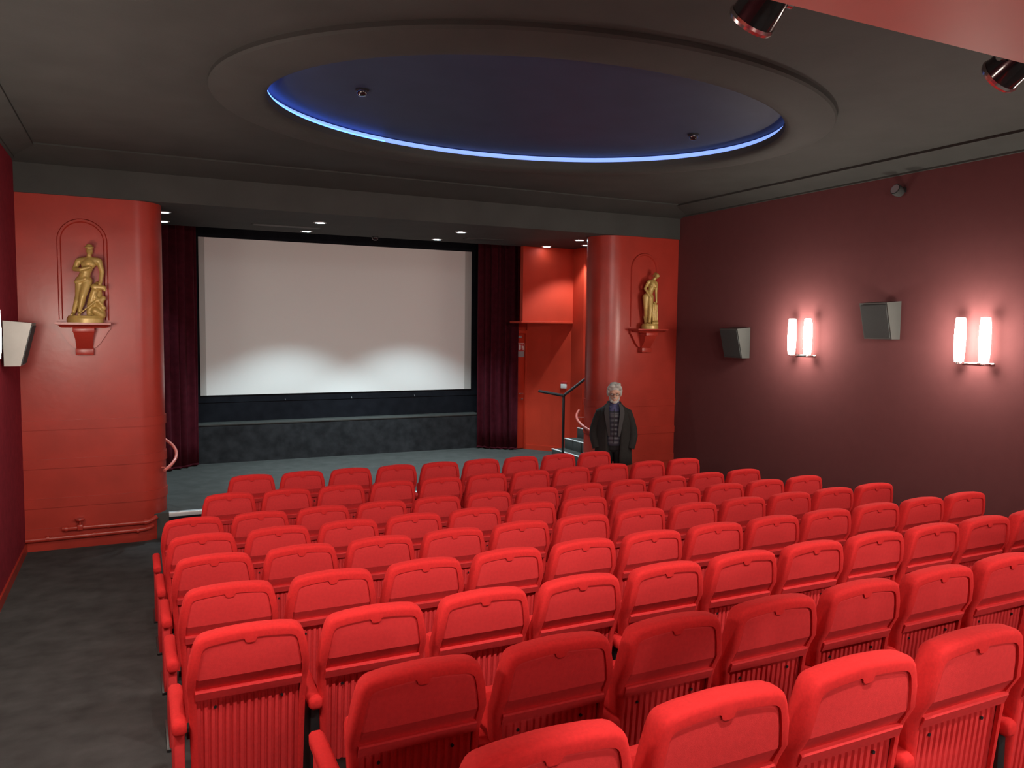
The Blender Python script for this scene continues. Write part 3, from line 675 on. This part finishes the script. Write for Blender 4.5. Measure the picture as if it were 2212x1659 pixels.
capsB = (limb(((0.035,0,0.735),0.024),((0.068,-0.012,0.765),0.022))
 + limb(((-0.025,0,0.708),0.032),((0.025,-0.004,0.702),0.044),((0.078,0.0,0.690),0.030))
 + limb(((0.022,-0.012,0.675),0.054),((0.0,-0.006,0.585),0.043),((-0.035,0.002,0.500),0.058))
 + limb(((-0.005,-0.04,0.655),0.028),((-0.006,-0.042,0.648),0.028)) + limb(((0.052,-0.04,0.648),0.028),((0.053,-0.042,0.642),0.028))
 + limb(((-0.042,0.0,0.700),0.027),((-0.093,-0.01,0.605),0.022),((-0.035,-0.055,0.49),0.016),((-0.015,-0.06,0.465),0.017))
 + limb(((0.088,0.0,0.682),0.026),((0.082,-0.01,0.560),0.021),((0.086,-0.02,0.430),0.015),((0.088,-0.02,0.40),0.017))
 + limb(((-0.072,0.005,0.480),0.053),((-0.072,-0.005,0.320),0.036),((-0.045,0.02,0.100),0.020))
 + limb(((-0.068,0.01,0.26),0.030),((-0.058,0.02,0.20),0.029))
 + limb(((-0.012,-0.015,0.480),0.052),((-0.018,-0.055,0.300),0.036),((-0.025,-0.045,0.09),0.019))
 + limb(((-0.018,-0.045,0.26),0.030),((-0.022,-0.038,0.20),0.029))
 + limb(((-0.028,-0.05,0.085),0.018),((-0.035,-0.105,0.078),0.013)) + limb(((-0.045,0.02,0.09),0.018),((-0.05,-0.035,0.08),0.013)))
ballsB = [((0.086,-0.022,0.800),(0.033,0.040,0.042)),((0.112,-0.05,0.793),(0.010,0.011,0.013)),((0.078,0.012,0.818),(0.036,0.034,0.034)),((0.062,0.038,0.80),(0.022,0.020,0.020))]
supB = (limb(((0.075,0.01,0.395),0.026),((0.072,0.015,0.25),0.044),((0.07,0.01,0.10),0.052)) + limb(((0.045,-0.015,0.37),0.020),((0.035,-0.01,0.22),0.022),((0.05,-0.02,0.11),0.026))
 + limb(((0.095,-0.02,0.36),0.016),((0.10,-0.03,0.12),0.018)) + limb(((-0.07,0.03,0.18),0.025),((-0.03,0.04,0.09),0.045)) + limb(((0.03,-0.06,0.085),0.024),((0.09,-0.05,0.09),0.028)))
plB = lathe_me('plinth', [(0.128,0.0),(0.128,0.048),(0.120,0.058),(0.114,0.078)], 14)
statue(7.045, 9.86, capsB, ballsB, supB, plB, 'gold statue of a stooping woman in the right niche', -0.25)

# ------------------------------------------------------------------ the man (local front is -y)
man = thing('person', 'man with grey hair, beard and glasses in a dark coat, looking down', 'person', (6.08, 9.32, -2.535), math.atan2(-9.32, -6.08) + PI/2 + 0.05)
HD = Vector((0.0, -0.035, 1.635))
caps = (limb(((0,0.015,0.97),0.11),((0,0.02,1.15),0.10),((0,0.015,1.34),0.105)) + limb(((-0.13,0.015,1.375),0.045),((0.13,0.015,1.375),0.045)) + limb(((0,0.0,1.44),0.058),((0,-0.02,1.56),0.052)))
for s in (-1, 1):
    caps += limb(((s*0.095,0.01,0.93),0.092),((s*0.10,0.0,0.50),0.062),((s*0.105,0.02,0.09),0.045)) + limb(((s*0.105,0.02,0.05),0.045),((s*0.12,-0.14,0.035),0.034))
    caps += limb(((s*0.165,0.015,1.36),0.045),((s*0.245,0.035,1.11),0.038),((s*0.21,-0.04,0.90),0.030))
    pal = Vector((s*0.195,-0.055,0.845)); caps += limb(((s*0.21,-0.04,0.90),0.028),(tuple(pal),0.034))
    for k, (dx, ln) in enumerate(((-0.027,0.060),(-0.009,0.070),(0.009,0.066),(0.026,0.052))):
        a = pal + Vector((s*0.0, dx, -0.03)); b = a + Vector((-s*0.006, 0.0, -ln*0.6)); c_ = b + Vector((-s*0.02, 0, -ln*0.4)); caps += limb((tuple(a),0.010),(tuple(b),0.009),(tuple(c_),0.008))
    caps += limb((tuple(pal + Vector((0,-0.028,0.015))),0.012),(tuple(pal + Vector((-s*0.015,-0.055,-0.02))),0.010),(tuple(pal + Vector((-s*0.022,-0.058,-0.045))),0.009))
HS = 1.12
def hd(x, y, z): return (HD.x+x*HS, HD.y+y*HS-0.012, HD.z+z*HS-0.012)
def hball(L): return [(c, (a*HS, b*HS, d_*HS)) for c, (a, b, d_) in L]
balls = [(hd(0,0.018,0.022),(0.073,0.094,0.092)),(hd(0,-0.012,-0.045),(0.056,0.070,0.068)),(hd(0,-0.045,-0.085),(0.034,0.034,0.026)),
 (hd(0,-0.083,-0.018),(0.012,0.020,0.026)),(hd(0,-0.093,-0.032),(0.017,0.015,0.012)),(hd(-0.078,0.012,-0.012),(0.010,0.018,0.030)),(hd(0.078,0.012,-0.012),(0.010,0.018,0.030)),
 (hd(-0.03,-0.075,0.018),(0.026,0.012,0.008)),(hd(0.03,-0.075,0.018),(0.026,0.012,0.008)),(hd(0,-0.078,-0.064),(0.022,0.010,0.006)),(hd(0,-0.075,-0.076),(0.018,0.010,0.006))]
obj('body', capsules_me('body', caps, 0.0075, 3, hball(balls)), M_SKIN, man)
for s in (-1, 1):
    e = obj('eye', lathe_me('eye', [(0.0005,-0.011),(0.008,-0.008),(0.011,0),(0.008,0.008),(0.0005,0.011)], 12), M_WHITE, man, loc=hd(s*0.031,-0.071,-0.004))
    obj('iris', lathe_me('iris', [(0.0055,0.0),(0.0055,0.003)], 10), M_BLACKM, e, loc=(0,-0.0105,-0.003), rot=(PI/2,0,0))
hb = [(hd(0,0.03,0.062),(0.086,0.100,0.075)),(hd(0,0.075,0.01),(0.082,0.055,0.085)),(hd(-0.074,0.025,0.02),(0.024,0.055,0.055)),(hd(0.074,0.025,0.02),(0.024,0.055,0.055)),
 (hd(-0.03,-0.045,0.098),(0.045,0.038,0.026)),(hd(0.03,-0.040,0.102),(0.045,0.038,0.028)),(hd(-0.06,-0.02,0.075),(0.03,0.04,0.03)),(hd(0.064,-0.02,0.075),(0.03,0.04,0.03)),(hd(0.0,0.02,0.125),(0.055,0.06,0.022)),
 (hd(-0.08,0.0,0.045),(0.018,0.028,0.028)),(hd(0.082,0.0,0.04),(0.018,0.028,0.028)),(hd(0.045,0.0,0.118),(0.035,0.04,0.022))]
obj('hair', capsules_me('hair', [], 0.007, 1, hball(hb)), M_HAIR, man)
bb = [(hd(0,-0.055,-0.100),(0.034,0.032,0.024)),(hd(-0.036,-0.03,-0.082),(0.022,0.040,0.028)),(hd(0.036,-0.03,-0.082),(0.022,0.040,0.028)),(hd(0,-0.084,-0.052),(0.026,0.009,0.006)),(hd(-0.055,0.0,-0.055),(0.012,0.025,0.035)),(hd(0.055,0.0,-0.055),(0.012,0.025,0.035))]
obj('beard', capsules_me('beard', [], 0.006, 1, hball(bb)), M_HAIR, man)
gl = obj('glasses', tube_me('glasses', [hd(-0.010,-0.098,0.0),hd(0,-0.101,0.003),hd(0.010,-0.098,0.0)], 0.002, 6), M_BLACKM, man)
for s in (-1, 1):
    ctr = Vector(hd(s*0.034,-0.096,-0.004))
    obj('lens_rim', tube_me('lens_rim', [ctr + Vector((0.024*math.cos(2*PI*k/16), 0.006*abs(math.cos(2*PI*k/16))*1, 0.017*math.sin(2*PI*k/16))) for k in range(17)], 0.0022, 6), M_BLACKM, gl)
    obj('temple', tube_me('temple', [ctr + Vector((s*0.024,0.004,0.004)), Vector(hd(s*0.078,-0.03,0.004)), Vector(hd(s*0.082,0.02,0.0))], 0.002, 6), M_BLACKM, gl)
# clothing
def ell_ring(cx, cy, rx, ry, z, a0=0.0, a1=2*PI, n=32, tuck=0.0):
    return [(cx + rx*math.sin(a0+(a1-a0)*k/(n-1)), cy - ry*math.cos(a0+(a1-a0)*k/(n-1)), z) for k in range(n)]
def open_ring(rx, ry, z, gap, cy=0.01, n=40): return ell_ring(0, cy, rx, ry, z, gap, 2*PI-gap, n)
# puffer vest: quilted bulges
vr = []
for k in range(41):
    f = k/40; z = 0.90 + 0.56*f; q = 0.006*abs(math.sin(f*PI*9)); rx = 0.165 + 0.02*math.sin(f*PI) - (0.07*max(0, f-0.78)/0.22); ry = 0.135 - 0.05*max(0, f-0.8)/0.2
    vr.append(ell_ring(0, 0.01, rx+q, ry+q, z, 0, 2*PI*31/32, 32))
ve = obj('quilted_vest', loft_me('quilted_vest', vr, True, True), M_VEST, man)
obj('zip', tube_me('zip', [(0,-0.14,0.94),(0,-0.145,1.15),(0,-0.135,1.34),(0,-0.11,1.42)], 0.004, 6), M_BLACKM, ve)
tw = [ell_ring(0, 0.015, rx, ry, z, 0, 2*PI*31/32, 32) for z, rx, ry in ((0.80,0.10,0.09),(0.84,0.165,0.125),(0.92,0.168,0.130),(1.0,0.158,0.122))]
obj('trouser_waist', loft_me('trouser_waist', tw, True, True), M_TROUS, man)
# shirt with open collar
sh = [ell_ring(0, -0.005, r, r2, z, 0, 2*PI*31/32, 32) for r, r2, z in ((0.13,0.11,1.38),(0.10,0.105,1.43),(0.072,0.075,1.465),(0.066,0.066,1.50))]
so = obj('shirt', loft_me('shirt', sh), M_SHIRT, man)
for s in (-1, 1):
    obj('collar_wing', mesh('collar_wing', [(s*0.012,-0.082,1.455),(s*0.068,-0.035,1.525),(s*0.082,-0.045,1.475),(s*0.058,-0.118,1.43),(s*0.012,-0.090,1.452),(s*0.068,-0.043,1.525),(s*0.086,-0.055,1.475),(s*0.060,-0.126,1.43)], [(0,1,2,3),(4,5,6,7),(0,1,5,4),(1,2,6,5),(2,3,7,6),(3,0,4,7)]), M_SHIRT, so)
# coat body, open in front
cr = []
for z, rx, ry, gap in ((0.63,0.265,0.185,0.30),(0.75,0.258,0.182,0.30),(0.95,0.245,0.175,0.38),(1.10,0.232,0.168,0.42),(1.25,0.222,0.165,0.45),(1.33,0.205,0.158,0.48),(1.40,0.180,0.142,0.53),(1.445,0.140,0.118,0.62),(1.475,0.102,0.096,0.74),(1.51,0.088,0.088,0.90)):
    cr.append(open_ring(rx, ry, z, gap))
co = obj('coat', loft_me('coat', cr, closed=False), M_COAT, man); md = co.modifiers.new('thick', 'SOLIDIFY'); md.thickness = 0.014; md.offset = 0
for s in (-1, 1):
    sl = [((s*0.13,0.015,1.385),0.058),((s*0.185,0.015,1.35),0.073),((s*0.225,0.03,1.25),0.070),((s*0.265,0.04,1.12),0.068),((s*0.275,0.0,1.03),0.065),((s*0.255,-0.045,0.93),0.060),((s*0.235,-0.06,0.86),0.058)]
    obj('sleeve', tube_me('sleeve', [p for p, r in sl], [r for p, r in sl], 16), M_COAT, co)
    lp = []
    for z, x, w_, y in ((1.49,0.066,0.02,-0.075),(1.44,0.085,0.045,-0.125),(1.36,0.09,0.05,-0.160),(1.26,0.078,0.045,-0.178),(1.14,0.070,0.032,-0.185),(1.04,0.066,0.018,-0.186)):
        lp.append([(s*(x-0.012), y-0.006, z),(s*(x+w_), y+0.012, z),(s*(x+w_), y+0.024, z),(s*(x-0.012), y+0.006, z)])
    obj('lapel', loft_me('lapel', lp, True, True), M_LAPEL, co)
    tr = [ell_ring(s*0.10, 0.01, rx, ry, z, 0, 2*PI*23/24, 24) for z, rx, ry in ((0.07,0.082,0.088),(0.30,0.080,0.086),(0.52,0.084,0.090),(0.75,0.098,0.108),(0.92,0.105,0.125),(0.98,0.098,0.125))]
    obj('trouser_leg', loft_me('trouser_leg', tr, True, True), M_TROUS, man)
    shn = [[(s*0.11 + w_*math.sin(2*PI*k/14), y, 0.004 + max(0, h*0.5*(1-math.cos(2*PI*k/14)))) for k in range(14)] for y, w_, h in ((0.085,0.028,0.06),(0.07,0.042,0.10),(0.0,0.046,0.10),(-0.08,0.052,0.075),(-0.15,0.048,0.055),(-0.19,0.030,0.04))]
    obj('shoe', loft_me('shoe', shn, True, True), M_SHOE, man)
